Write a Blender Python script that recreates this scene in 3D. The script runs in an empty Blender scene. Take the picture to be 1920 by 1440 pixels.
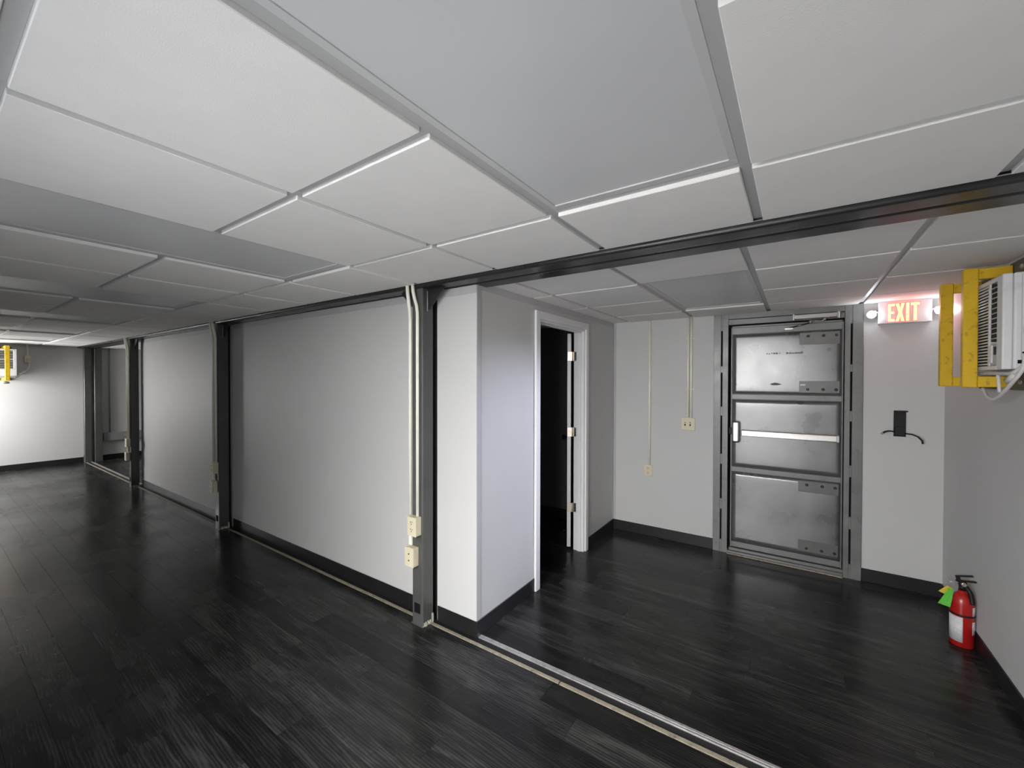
import bpy, bmesh, math, random
from mathutils import Vector, Matrix

random.seed(7)
C = bpy.context.scene.collection
S = bpy.context.scene

# ------------------------------------------------------------------ camera
YAW, PITCH, ROLL, FPX, EYE = 0.6009, -0.011, 0.0017, 778.93, 1.66
fw = Vector((-math.sin(YAW) * math.cos(PITCH), math.cos(YAW) * math.cos(PITCH), math.sin(PITCH)))
rt = Vector((math.cos(YAW), math.sin(YAW), 0))
up = rt.cross(fw)
r2 = rt * math.cos(ROLL) + up * math.sin(ROLL)
u2 = r2.cross(fw)
cd = bpy.data.cameras.new('camera')
cd.sensor_fit = 'HORIZONTAL'; cd.sensor_width = 36.0; cd.lens = FPX / 1920 * 36.0
cd.clip_start = 0.02; cd.clip_end = 100
cam = bpy.data.objects.new('camera', cd); C.objects.link(cam)
m = Matrix((r2, u2, -fw)).transposed().to_4x4(); m.translation = Vector((0, 0, EYE))
cam.matrix_world = m
S.camera = cam

# ------------------------------------------------------------------ world and daylight
w = bpy.data.worlds.new('sky'); S.world = w; w.use_nodes = True
bg = w.node_tree.nodes['Background']; bg.inputs[0].default_value = (0.75, 0.86, 1.0, 1); bg.inputs[1].default_value = 1.0


def daylight(name, x, y, z, sx, sz, power, col, rot):
    d = bpy.data.lights.new(name, 'AREA'); d.shape = 'RECTANGLE'; d.size = sx; d.size_y = sz
    d.energy = power; d.color = col
    o = bpy.data.objects.new(name, d); C.objects.link(o)
    o.location = (x, y, z); o.rotation_euler = rot
    return o


# daylight entering behind the camera through an unseen entrance and, at the far end, a window: sky outside, plus added upward lamps for ground bounce
DAY = (1.0, 0.985, 0.975)
daylight('sky_outside_entrance', -1.05, -2.0, 2.50, 3.2, 1.8, 555, DAY, (math.radians(90 - 8), 0, 0))
daylight('ground_fill_entrance', -0.65, -0.53, 0.36, 1.3, 0.6, 21, DAY, (math.radians(90 + 34), 0, 0))  # added lamp in the opening, tilted up to brighten the ceiling
daylight('sky_outside_window', -10.85, -0.54, 1.50, 1.0, 1.0, 116, DAY, (math.radians(90 - 38), 0, 0))
daylight('ground_fill_window', -10.95, -0.52, 0.85, 1.0, 0.4, 24, DAY, (math.radians(90 + 35), 0, 0))  # added lamp, tilted up in place of ground bounce
S.cycles.max_bounces = 5; S.cycles.diffuse_bounces = 4; S.cycles.glossy_bounces = 2
S.cycles.debug_bvh_type = 'STATIC_BVH'; S.cycles.use_light_tree = False

S.view_settings.view_transform = 'Standard'
S.view_settings.look = 'None'
S.view_settings.gamma = 1.0
S.view_settings.use_curve_mapping = False
S.view_settings.exposure = 0.0

# ------------------------------------------------------------------ measures (metres)
H = 2.291                       # ceiling
XL, XR = -11.673, 0.928         # end walls
YF, YP, YB, YW = -0.47, 1.934, 2.056, 4.46
XS = -1.684                     # closet side wall
POSTS = (-2.045, -5.222, -8.37)  # right edges of the posts
G = 0.6453                      # ceiling grid pitch


# ------------------------------------------------------------------ materials
def new_mat(name):
    mt = bpy.data.materials.new(name); mt.use_nodes = True
    nt = mt.node_tree
    return mt, nt, nt.nodes['Principled BSDF'], nt.nodes.new, nt.links.new


def paint(name, col, rough=0.5, metal=0.0, var=0.06, vscale=3.0, bump=0.0, bscale=200.0, rvar=0.0, spec=0.5,
          aniso=None, dirt=None, dscale=9.0, damt=0.35):
    mt, nt, b, N, L = new_mat(name)
    tc = N('ShaderNodeTexCoord')
    src = tc.outputs['Object']
    if aniso:
        mp = N('ShaderNodeMapping'); mp.inputs['Scale'].default_value = aniso; L(src, mp.inputs[0]); src = mp.outputs[0]
    nz = N('ShaderNodeTexNoise'); nz.inputs['Scale'].default_value = vscale; nz.inputs['Detail'].default_value = 3
    L(src, nz.inputs['Vector'])
    rp = N('ShaderNodeMapRange'); rp.inputs[1].default_value = 0.25; rp.inputs[2].default_value = 0.75
    rp.inputs[3].default_value = 1 - var; rp.inputs[4].default_value = 1 + var
    L(nz.outputs['Fac'], rp.inputs[0])
    mx = N('ShaderNodeMix'); mx.data_type = 'RGBA'; mx.blend_type = 'MULTIPLY'; mx.inputs[0].default_value = 1
    mx.inputs[6].default_value = (*col, 1); L(rp.outputs[0], mx.inputs[7])
    out = mx.outputs[2]
    if dirt:
        n2 = N('ShaderNodeTexNoise'); n2.inputs['Scale'].default_value = dscale; n2.inputs['Detail'].default_value = 4
        n2.inputs['Roughness'].default_value = 0.7
        L(tc.outputs['Object'], n2.inputs['Vector'])
        cr = N('ShaderNodeMapRange'); cr.inputs[1].default_value = 0.56; cr.inputs[2].default_value = 0.72
        cr.inputs[3].default_value = 0; cr.inputs[4].default_value = damt
        L(n2.outputs['Fac'], cr.inputs[0])
        m2 = N('ShaderNodeMix'); m2.data_type = 'RGBA'; L(cr.outputs[0], m2.inputs[0])
        L(out, m2.inputs[6]); m2.inputs[7].default_value = (*dirt, 1); out = m2.outputs[2]
    L(out, b.inputs['Base Color'])
    b.inputs['Metallic'].default_value = metal
    b.inputs['Specular IOR Level'].default_value = spec
    if rvar:
        r3 = N('ShaderNodeMapRange'); r3.inputs[1].default_value = 0.3; r3.inputs[2].default_value = 0.7
        r3.inputs[3].default_value = max(0.02, rough - rvar); r3.inputs[4].default_value = rough + rvar
        L(nz.outputs['Fac'], r3.inputs[0]); L(r3.outputs[0], b.inputs['Roughness'])
    else:
        b.inputs['Roughness'].default_value = rough
    if bump:
        n3 = N('ShaderNodeTexNoise'); n3.inputs['Scale'].default_value = bscale; n3.inputs['Detail'].default_value = 0
        L(tc.outputs['Object'], n3.inputs['Vector'])
        bp = N('ShaderNodeBump'); bp.inputs['Strength'].default_value = bump; bp.inputs['Distance'].default_value = 0.002
        L(n3.outputs['Fac'], bp.inputs['Height']); L(bp.outputs[0], b.inputs['Normal'])
    return mt


def glow(name, col, strength, base=(0.8, 0.8, 0.8)):
    mt, nt, b, N, L = new_mat(name)
    tc = N('ShaderNodeTexCoord'); nz = N('ShaderNodeTexNoise'); nz.inputs['Scale'].default_value = 30
    L(tc.outputs['Object'], nz.inputs['Vector'])
    rp = N('ShaderNodeMapRange'); rp.inputs[3].default_value = 0.94 * strength; rp.inputs[4].default_value = 1.06 * strength
    L(nz.outputs['Fac'], rp.inputs[0]); L(rp.outputs[0], b.inputs['Emission Strength'])
    b.inputs['Base Color'].default_value = (*base, 1)
    b.inputs['Emission Color'].default_value = (*col, 1)
    return mt


def plank_mat():
    mt, nt, b, N, L = new_mat('charcoal_vinyl_plank')
    tc = N('ShaderNodeTexCoord'); oi = N('ShaderNodeObjectInfo')
    # every plank reads another stretch of the print
    off = N('ShaderNodeVectorMath'); off.operation = 'SCALE'; off.inputs[0].default_value = (37, 19, 11)
    L(oi.outputs['Random'], off.inputs['Scale'])
    add = N('ShaderNodeVectorMath'); add.operation = 'ADD'
    L(tc.outputs['Object'], add.inputs[0]); L(off.outputs[0], add.inputs[1])
    mp = N('ShaderNodeMapping'); mp.inputs['Scale'].default_value = (0.9, 5.5, 1); L(add.outputs[0], mp.inputs[0])
    g1 = N('ShaderNodeTexNoise'); g1.inputs['Scale'].default_value = 3.0; g1.inputs['Detail'].default_value = 4
    g1.inputs['Roughness'].default_value = 0.62; g1.inputs['Distortion'].default_value = 0.7
    L(mp.outputs[0], g1.inputs['Vector'])
    mp2 = N('ShaderNodeMapping'); mp2.inputs['Scale'].default_value = (0.9, 7, 1); L(add.outputs[0], mp2.inputs[0])
    wv = N('ShaderNodeTexWave'); wv.wave_type = 'RINGS'; wv.rings_direction = 'SPHERICAL'
    wv.inputs['Scale'].default_value = 3.2; wv.inputs['Distortion'].default_value = 7; wv.inputs['Detail'].default_value = 3
    wv.inputs['Detail Scale'].default_value = 1.3
    L(mp2.outputs[0], wv.inputs['Vector'])
    mixf = N('ShaderNodeMath'); mixf.operation = 'MULTIPLY_ADD'; L(wv.outputs['Fac'], mixf.inputs[0])
    mixf.inputs[1].default_value = 0.2; L(g1.outputs['Fac'], mixf.inputs[2])
    cr = N('ShaderNodeValToRGB')
    e = cr.color_ramp.elements
    e[0].position = 0.36; e[0].color = (0.0072, 0.0073, 0.0072, 1)
    e[1].position = 0.84; e[1].color = (0.042, 0.042, 0.040, 1)
    x = cr.color_ramp.elements.new(0.58); x.color = (0.0155, 0.0157, 0.0153, 1)
    L(mixf.outputs[0], cr.inputs[0])
    # plank to plank tone
    mr = N('ShaderNodeMapRange'); mr.inputs[3].default_value = 0.4; mr.inputs[4].default_value = 1.4
    L(oi.outputs['Random'], mr.inputs[0])
    mx = N('ShaderNodeMix'); mx.data_type = 'RGBA'; mx.blend_type = 'MULTIPLY'; mx.inputs[0].default_value = 1
    L(cr.outputs[0], mx.inputs[6]); L(mr.outputs[0], mx.inputs[7])
    # dusty film of foot traffic
    geo = N('ShaderNodeNewGeometry')
    d1 = N('ShaderNodeTexNoise'); d1.inputs['Scale'].default_value = 1.3; d1.inputs['Detail'].default_value = 4
    d1.inputs['Roughness'].default_value = 0.6
    L(geo.outputs['Position'], d1.inputs['Vector'])
    dr = N('ShaderNodeMapRange'); dr.inputs[1].default_value = 0.45; dr.inputs[2].default_value = 0.75
    dr.inputs[3].default_value = 0.0; dr.inputs[4].default_value = 0.22
    L(d1.outputs['Fac'], dr.inputs[0])
    m2 = N('ShaderNodeMix'); m2.data_type = 'RGBA'; L(dr.outputs[0], m2.inputs[0]); L(mx.outputs[2], m2.inputs[6])
    m2.inputs[7].default_value = (0.034, 0.034, 0.033, 1)
    # scattered specks of plaster
    vo = N('ShaderNodeTexVoronoi'); vo.inputs['Scale'].default_value = 3.3; L(geo.outputs['Position'], vo.inputs['Vector'])
    lt = N('ShaderNodeMath'); lt.operation = 'LESS_THAN'; lt.inputs[1].default_value = 0.012; L(vo.outputs['Distance'], lt.inputs[0])
    sel = N('ShaderNodeSeparateColor'); L(vo.outputs['Color'], sel.inputs[0])
    gt = N('ShaderNodeMath'); gt.operation = 'GREATER_THAN'; gt.inputs[1].default_value = 0.6; L(sel.outputs[0], gt.inputs[0])
    mu = N('ShaderNodeMath'); mu.operation = 'MULTIPLY'; L(lt.outputs[0], mu.inputs[0]); L(gt.outputs[0], mu.inputs[1])
    m3 = N('ShaderNodeMix'); m3.data_type = 'RGBA'; L(mu.outputs[0], m3.inputs[0]); L(m2.outputs[2], m3.inputs[6])
    m3.inputs[7].default_value = (0.5, 0.5, 0.46, 1)
    L(m3.outputs[2], b.inputs['Base Color'])
    rr = N('ShaderNodeMapRange'); rr.inputs[1].default_value = 0.35; rr.inputs[2].default_value = 0.7
    rr.inputs[3].default_value = 0.17; rr.inputs[4].default_value = 0.34
    L(d1.outputs['Fac'], rr.inputs[0]); L(rr.outputs[0], b.inputs['Roughness'])
    bp = N('ShaderNodeBump'); bp.inputs['Strength'].default_value = 0.05; bp.inputs['Distance'].default_value = 0.002
    L(g1.outputs['Fac'], bp.inputs['Height']); L(bp.outputs[0], b.inputs['Normal'])
    b.inputs['Specular IOR Level'].default_value = 0.22
    return mt


def steel_door_mat():
    mt, nt, b, N, L = new_mat('painted_steel_door_skin')
    tc = N('ShaderNodeTexCoord')
    n1 = N('ShaderNodeTexNoise'); n1.inputs['Scale'].default_value = 3.5; n1.inputs['Detail'].default_value = 4
    L(tc.outputs['Object'], n1.inputs['Vector'])
    cr = N('ShaderNodeMapRange'); cr.inputs[1].default_value = 0.3; cr.inputs[2].default_value = 0.7
    cr.inputs[3].default_value = 0.165; cr.inputs[4].default_value = 0.245
    L(n1.outputs['Fac'], cr.inputs[0])
    cmb = N('ShaderNodeCombineColor'); [L(cr.outputs[0], cmb.inputs[i]) for i in range(3)]
    L(cmb.outputs[0], b.inputs['Base Color'])
    rr = N('ShaderNodeMapRange'); rr.inputs[1].default_value = 0.3; rr.inputs[2].default_value = 0.7
    rr.inputs[3].default_value = 0.24; rr.inputs[4].default_value = 0.36
    L(n1.outputs['Fac'], rr.inputs[0]); L(rr.outputs[0], b.inputs['Roughness'])
    b.inputs['Metallic'].default_value = 0.5
    n2 = N('ShaderNodeTexNoise'); n2.inputs['Scale'].default_value = 2.2; n2.inputs['Detail'].default_value = 2
    L(tc.outputs['Object'], n2.inputs['Vector'])
    bp = N('ShaderNodeBump'); bp.inputs['Strength'].default_value = 0.14; bp.inputs['Distance'].default_value = 0.012
    L(n2.outputs['Fac'], bp.inputs['Height']); L(bp.outputs[0], b.inputs['Normal'])
    return mt


def stripes_mat(name, paper, ink, scale):
    mt, nt, b, N, L = new_mat(name)
    tc = N('ShaderNodeTexCoord')
    wv = N('ShaderNodeTexWave'); wv.bands_direction = 'Z'; wv.inputs['Scale'].default_value = scale
    wv.inputs['Distortion'].default_value = 0.6; L(tc.outputs['Object'], wv.inputs['Vector'])
    nz = N('ShaderNodeTexNoise'); nz.inputs['Scale'].default_value = 90; L(tc.outputs['Object'], nz.inputs['Vector'])
    mu = N('ShaderNodeMath'); mu.operation = 'MULTIPLY'; L(wv.outputs['Fac'], mu.inputs[0]); L(nz.outputs['Fac'], mu.inputs[1])
    mr = N('ShaderNodeMapRange'); mr.inputs[1].default_value = 0.3; mr.inputs[2].default_value = 0.5
    mr.inputs[4].default_value = 0.55
    L(mu.outputs[0], mr.inputs[0])
    mx = N('ShaderNodeMix'); mx.data_type = 'RGBA'; L(mr.outputs[0], mx.inputs[0])
    mx.inputs[6].default_value = (*paper, 1); mx.inputs[7].default_value = (*ink, 1)
    L(mx.outputs[2], b.inputs['Base Color']); b.inputs['Roughness'].default_value = 0.5
    return mt


WALL = paint('grey_vinyl_wallboard', (0.54, 0.538, 0.53), 0.55, var=0.025, vscale=1.5)
WALL_TRIM = paint('grey_wall_trim', (0.44, 0.44, 0.445), 0.5, var=0.03)
EDGE = paint('grey_metal_edge_strip', (0.36, 0.36, 0.36), 0.4, metal=0.2, var=0.1, vscale=20)
TILE = paint('ceiling_tile_fissured', (0.79, 0.775, 0.755), 0.9, var=0.025, vscale=6, bump=0.12, bscale=330, spec=0.2)
TBAR = paint('ceiling_grid_enamel', (0.44, 0.44, 0.435), 0.45, var=0.03)
LENS = paint('unlit_acrylic_diffuser', (0.60, 0.603, 0.605), 0.38, var=0.035, vscale=2.2, spec=0.4)
LENSF = paint('fixture_enamel', (0.55, 0.55, 0.545), 0.4, var=0.03)
DECK = paint('dark_plenum_deck', (0.03, 0.03, 0.03), 0.8)
BASE = paint('black_rubber_base', (0.010, 0.010, 0.0105), 0.45, var=0.15, vscale=8)
BASEG = paint('dark_grey_rubber_base', (0.030, 0.034, 0.034), 0.45, var=0.15, vscale=8)
PLANK = plank_mat()
SUB = paint('dark_subfloor', (0.008, 0.008, 0.008), 0.8)
CARPET = paint('dark_carpet', (0.012, 0.012, 0.013), 0.95, var=0.2, vscale=60)
POST = paint('grey_painted_steel_post', (0.076, 0.078, 0.074), 0.36, var=0.12, vscale=7, rvar=0.08, dirt=(0.05, 0.05, 0.05))
BEAM = paint('dark_grey_painted_beam', (0.017, 0.0173, 0.0173), 0.33, var=0.15, vscale=4, rvar=0.1)
GAPM = paint('black_gap_filler', (0.006, 0.006, 0.006), 0.7)
BEIGE = paint('chipped_beige_strip', (0.27, 0.24, 0.18), 0.6, var=0.25, vscale=30, dirt=(0.05, 0.045, 0.04), dscale=28, damt=0.9)
RAIL = paint('aluminium_rail', (0.48, 0.47, 0.46), 0.35, metal=0.6, var=0.2, vscale=25, dirt=(0.08, 0.08, 0.08), dscale=30, damt=0.6)
CAULK = paint('flaking_caulk', (0.50, 0.47, 0.40), 0.7, var=0.2, vscale=40)
IVORY = paint('ivory_plastic', (0.66, 0.60, 0.44), 0.4, var=0.04, vscale=10)
IVORYW = paint('ivory_conduit', (0.86, 0.83, 0.71), 0.4, var=0.05, vscale=10)
SLOT = paint('dark_slot', (0.008, 0.008, 0.008), 0.9, spec=0.1)
SCREW = paint('pale_screw_head', (0.75, 0.71, 0.6), 0.35, metal=0.3)
WHITE = paint('white_door_paint', (0.76, 0.76, 0.765), 0.35, var=0.02)
NICKEL = paint('brushed_nickel', (0.62, 0.55, 0.48), 0.3, metal=1.0, var=0.1, vscale=40)
BLACKM = paint('black_metal', (0.008, 0.008, 0.008), 0.5, spec=0.3)
DOORF = paint('grey_steel_frame', (0.175, 0.178, 0.172), 0.36, metal=0.15, var=0.12, vscale=6, rvar=0.08, dirt=(0.05, 0.05, 0.048), dscale=14)
DOORS = steel_door_mat()
PLATE = paint('welded_hinge_plate', (0.125, 0.125, 0.122), 0.38, metal=0.3, var=0.1, vscale=14)
BOLT = paint('dark_bolt', (0.03, 0.03, 0.03), 0.4, metal=0.6)
CHROME = paint('satin_stainless', (0.50, 0.485, 0.465), 0.36, metal=1.0, var=0.06, vscale=20, aniso=(1, 8, 30))
CLOSER = paint('aluminium_closer', (0.40, 0.38, 0.37), 0.4, metal=0.5, var=0.08)
SCUFF = paint('black_scuff', (0.012, 0.012, 0.012), 0.6, var=0.4, vscale=60)
SCUFFG = paint('grey_scuff', (0.07, 0.07, 0.07), 0.6, var=0.4, vscale=60)
SIGNW = paint('white_sign_housing', (0.72, 0.70, 0.71), 0.4)
LETTER = glow('lit_exit_letters', (1.0, 0.05, 0.004), 16.0)
HALO = glow('red_letter_halo', (1.0, 0.12, 0.18), 1.2, (0.6, 0.1, 0.1))  # glowing rim painted in for the red halo round the letters
BULB = glow('emergency_lamp_lens', (0.88, 0.95, 1.0), 75.0)
YELLOW = paint('yellow_guard_paint', (0.70, 0.44, 0.012), 0.42, var=0.1, vscale=9, dirt=(0.16, 0.10, 0.02), dscale=26, damt=0.7)
OLIVE = paint('dark_grey_mount_plate', (0.10, 0.10, 0.085), 0.5, var=0.15, vscale=15)
ACW = paint('white_ac_plastic', (0.70, 0.69, 0.70), 0.4, var=0.03, vscale=6, dirt=(0.35, 0.34, 0.32), dscale=10, damt=0.3)
ACG = paint('ac_grey_plastic', (0.48, 0.49, 0.47), 0.45)
ACD = paint('ac_dark_interior', (0.02, 0.02, 0.02), 0.7)
CORD = paint('white_cord', (0.62, 0.60, 0.57), 0.45, var=0.08, vscale=20)
RED = paint('red_extinguisher_paint', (0.36, 0.010, 0.008), 0.3, var=0.08, vscale=12)
LABELP = stripes_mat('extinguisher_label_print', (0.66, 0.65, 0.66), (0.20, 0.20, 0.22), 60)
TAGY = paint('yellow_tag', (0.62, 0.50, 0.06), 0.5)
TAGG = stripes_mat('green_tag_print', (0.12, 0.52, 0.05), (0.03, 0.16, 0.02), 45)
TROUGH = paint('grey_trough', (0.22, 0.235, 0.235), 0.45, var=0.06)
ORANGE = paint('orange_print', (0.55, 0.32, 0.02), 0.5)
ALU = paint('anodised_frame', (0.45, 0.45, 0.45), 0.4, metal=0.5)


# ------------------------------------------------------------------ mesh building
class MB:
    def __init__(self):
        self.bm = bmesh.new()

    def box(self, x0, x1, y0, y1, z0, z1, bev=0.0, seg=1):
        bm = self.bm
        vs = [bm.verts.new(p) for p in ((x0, y0, z0), (x1, y0, z0), (x1, y1, z0), (x0, y1, z0),
                                        (x0, y0, z1), (x1, y0, z1), (x1, y1, z1), (x0, y1, z1))]
        fs = [bm.faces.new([vs[i] for i in q]) for q in ((3, 2, 1, 0), (4, 5, 6, 7), (0, 1, 5, 4), (1, 2, 6, 5), (2, 3, 7, 6), (3, 0, 4, 7))]
        if bev:
            es = {e for f in fs for e in f.edges}
            r = bmesh.ops.bevel(bm, geom=list(es), offset=bev, segments=seg, affect='EDGES', profile=0.5)
            if seg > 1:
                for f in r['faces']: f.smooth = True
        return self

    def prism(self, pts, ax, a, b):
        """polygon (2d points) pushed along axis ax from a to b"""
        bm = self.bm

        def P(p, t):
            q = list(p); q.insert(ax, t); return q
        A = [bm.verts.new(P(p, a)) for p in pts]; B = [bm.verts.new(P(p, b)) for p in pts]
        n = len(pts)
        bm.faces.new(A); bm.faces.new(B[::-1])
        for i in range(n):
            bm.faces.new((A[i], B[i], B[(i + 1) % n], A[(i + 1) % n]))
        bmesh.ops.recalc_face_normals(bm, faces=bm.faces[:])
        return self

    def tube(self, pts, r, seg=8, cap=True, flat=1.0):
        bm = self.bm
        pts = [Vector(p) for p in pts]; rings = []
        ref = None
        for i, p in enumerate(pts):
            t = (pts[min(i + 1, len(pts) - 1)] - pts[max(i - 1, 0)]).normalized()
            if ref is None:
                ref = t.orthogonal().normalized()
            u = (ref - t * ref.dot(t)).normalized(); v = t.cross(u); ref = u
            rr = r[i] if isinstance(r, (list, tuple)) else r
            rings.append([bm.verts.new(p + u * rr * math.cos(2 * math.pi * k / seg) + v * rr * flat * math.sin(2 * math.pi * k / seg)) for k in range(seg)])
        for a, b in zip(rings, rings[1:]):
            for k in range(seg):
                f = bm.faces.new((a[k], a[(k + 1) % seg], b[(k + 1) % seg], b[k])); f.smooth = True
        if cap:
            bm.faces.new(rings[0][::-1]); bm.faces.new(rings[-1])
        return self

    def lathe(self, prof, c, seg=24, ax=2):
        bm = self.bm; rings = []
        for r, h in prof:
            ring = []
            for k in range(seg):
                a = 2 * math.pi * k / seg
                q = [r * math.cos(a), r * math.sin(a)]; q.insert(ax, h)
                ring.append(bm.verts.new(Vector(q) + Vector(c)))
            rings.append(ring)
        for a, b in zip(rings, rings[1:]):
            for k in range(seg):
                f = bm.faces.new((a[k], a[(k + 1) % seg], b[(k + 1) % seg], b[k])); f.smooth = True
        bm.faces.new(rings[0][::-1]); bm.faces.new(rings[-1])
        bmesh.ops.recalc_face_normals(bm, faces=bm.faces[:])
        return self

    def ball(self, c, r, sx=1, sy=1, sz=1, seg=16):
        mt = Matrix.Translation(c) @ Matrix.Diagonal((sx, sy, sz, 1))
        res = bmesh.ops.create_uvsphere(self.bm, u_segments=seg, v_segments=seg // 2, radius=r, matrix=mt)
        for v in res['verts']:
            for f in v.link_faces: f.smooth = True
        return self

    def rotz(self, ang, c):
        bmesh.ops.rotate(self.bm, verts=self.bm.verts[:], cent=c, matrix=Matrix.Rotation(ang, 3, 'Z'))
        return self

    def rot(self, ang, c, axis):
        bmesh.ops.rotate(self.bm, verts=self.bm.verts[:], cent=c, matrix=Matrix.Rotation(ang, 3, axis))
        return self

    def build(self, name, mat, parent=None):
        bm = self.bm
        xs = [v.co for v in bm.verts]
        if parent is not None:
            o0 = world_loc(parent); loc = Vector((0, 0, 0))
        else:
            lo = Vector((min(v.x for v in xs), min(v.y for v in xs), min(v.z for v in xs)))
            hi = Vector((max(v.x for v in xs), max(v.y for v in xs), max(v.z for v in xs)))
            o0 = Vector(((lo.x + hi.x) / 2, (lo.y + hi.y) / 2, lo.z)); loc = o0
        bmesh.ops.translate(bm, verts=bm.verts[:], vec=-o0)
        me = bpy.data.meshes.new(name); bm.to_mesh(me); bm.free()
        me.materials.append(mat)
        o = bpy.data.objects.new(name, me); C.objects.link(o); o.location = loc
        if parent is not None: o.parent = parent
        return o


def world_loc(o):
    v = Vector((0, 0, 0))
    while o is not None:
        v = v + o.location; o = o.parent
    return v


def B(name, mat, parent, *dims, bev=0.0, seg=1):
    return MB().box(*dims, bev=bev, seg=seg).build(name, mat, parent)


def tag(o, label=None, cat=None, group=None, kind=None):
    if label: o['label'] = label
    if cat: o['category'] = cat
    if group: o['group'] = group
    if kind: o['kind'] = kind
    return o


def empty(name, loc):
    o = bpy.data.objects.new(name, None); C.objects.link(o); o.location = loc; o.empty_display_size = 0.1
    return o


def thing(name, label, cat, loc, group=None):
    return tag(empty(name, loc), label, cat, group)


def struct(o, label=None):
    return tag(o, label, None, None, 'structure')


def copy_tree(o, parent=None):
    c = o.copy(); C.objects.link(c); c.parent = parent
    for ch in list(o.children): copy_tree(ch, c)
    return c


_cache = {}


def piece(name, mat, parent, x0, x1, y0, y1, z0, z1, bev):
    """a small box whose mesh is shared between pieces of one size"""
    key = (name, mat.name, round(x1 - x0, 4), round(y1 - y0, 4), round(z1 - z0, 4))
    if key not in _cache:
        b = MB().box(-(x1 - x0) / 2, (x1 - x0) / 2, -(y1 - y0) / 2, (y1 - y0) / 2, 0, z1 - z0, bev=bev)
        me = bpy.data.meshes.new(name); b.bm.to_mesh(me); b.bm.free(); me.materials.append(mat); _cache[key] = me
    o = bpy.data.objects.new(name, _cache[key]); C.objects.link(o); o.parent = parent
    o.location = Vector(((x0 + x1) / 2, (y0 + y1) / 2, z0)) - world_loc(parent)
    return o


# ------------------------------------------------------------------ floor
floor = struct(B('floor', SUB, None, XL - 0.1, XR + 0.1, YF - 0.1, YW + 0.1, -0.12, -0.005), 'dark charcoal wood-look plank floor')
PW, PL = 0.147, 1.22


def plank_rows(x0, x1, ytop, ybot, keep=None):
    y = ytop; row = 0
    while y > ybot + 0.01:
        ya = max(ybot, y - PW)
        x = x0 - PL * random.random()
        while x < x1:
            a, b = max(x, x0), min(x + PL, x1)
            if b - a > 0.04:
                piece('plank', PLANK, floor, a + 0.0006, b - 0.0006, ya + 0.0006, y - 0.0006, -0.005, 0.0, 0.0)
            x += PL
        y -= PW; row += 1


plank_rows(XL, XR, 1.992, YF)                                   # long room
plank_rows(XS - 0.75, XR, YW, 2.104)                           # vestibule, running under the white door
plank_rows(XL, -8.2, 3.15, 2.104)                              # bay beyond the far opening
B('floor_covering', CARPET, floor, -5.25, XS - 0.75, 2.104, YW, -0.005, -0.001)
B('floor_covering', PLANK, floor, XL, -5.3, 3.15, YW, -0.005, -0.0005)

# seam between the two steel modules: beige strip, dark gap, aluminium rail
t = struct(empty('trim_1', (-5, 2.05, 0)), 'floor seam with chipped beige strip, dark gap and metal rail')
bm = MB()
x = XL + 0.1
while x < XR:
    n = min(x + random.uniform(0.5, 1.7), XR)
    bm.box(x, n - 0.006, 1.998 + random.uniform(0, 0.003), 2.022 - random.uniform(0, 0.004), -0.004, 0.0025 + random.uniform(0, 0.001))
    x = n
bm.build('seam_strip', BEIGE, t)
for a, b in ((XS + 0.005, XR), (XL, -8.5)):
    B('seam_rail', RAIL, t, a, b, 2.069, 2.081, -0.004, 0.004, bev=0.001)
    B('seam_rail', RAIL, t, a, b, 2.085, 2.102, -0.004, 0.003, bev=0.001)
B('seam_gap', GAPM, t, XL, XR, 2.022, 2.069, -0.005, -0.0045)

# ------------------------------------------------------------------ ceiling
ceiling = struct(B('ceiling', DECK, None, XL - 0.1, XR + 0.1, YF - 0.1, YW + 0.1, 2.34, 2.42), 'suspended ceiling of white square tiles in a grey grid')
ZT, ZG, HB = 2.284, 2.298, 0.016


def lights_at(xl, yl, cells):
    return


def grid(xl, yl, skip):
    """xl, yl: grid lines, first and last are the room edges; skip: (i, j) cells left open for light fittings"""
    for i in range(len(xl) - 1):
        for j in range(len(yl) - 1):
            if (i, j) in skip: continue
            gx0 = HB if i > 0 else 0.002; gx1 = HB if i < len(xl) - 2 else 0.002
            gy0 = HB if j > 0 else 0.002; gy1 = HB if j < len(yl) - 2 else 0.004
            o = piece('tile', TILE, ceiling, xl[i] + gx0, xl[i + 1] - gx1, yl[j] + gy0, yl[j + 1] - gy1, ZT, 2.312, 0.0022)
            o.location.z += random.uniform(-0.001, 0.0012)
    for xx in xl[1:-1]:
        piece('grid_bar', TBAR, ceiling, xx - HB, xx + HB, yl[0], yl[-1], ZG, 2.335, 0.0008)
    for j, yy in enumerate(yl[1:-1], 1):
        a = 0
        for i in range(len(xl)):
            if i == len(xl) - 1 or ((i, j - 1) in skip and (i, j) in skip):
                if i > a: piece('grid_bar', TBAR, ceiling, xl[a], xl[i], yy - HB, yy + HB, ZG + 0.0006, 2.334, 0.0008)
                a = i + 1
    for yy in (yl[0], yl[-1]):
        d = 0.01 if yy == yl[0] else -0.01
        piece('wall_angle', TBAR, ceiling, xl[0], xl[-1], min(yy, yy + d), max(yy, yy + d), ZG - 0.012, ZG - 0.0112, 0.0)


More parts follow.
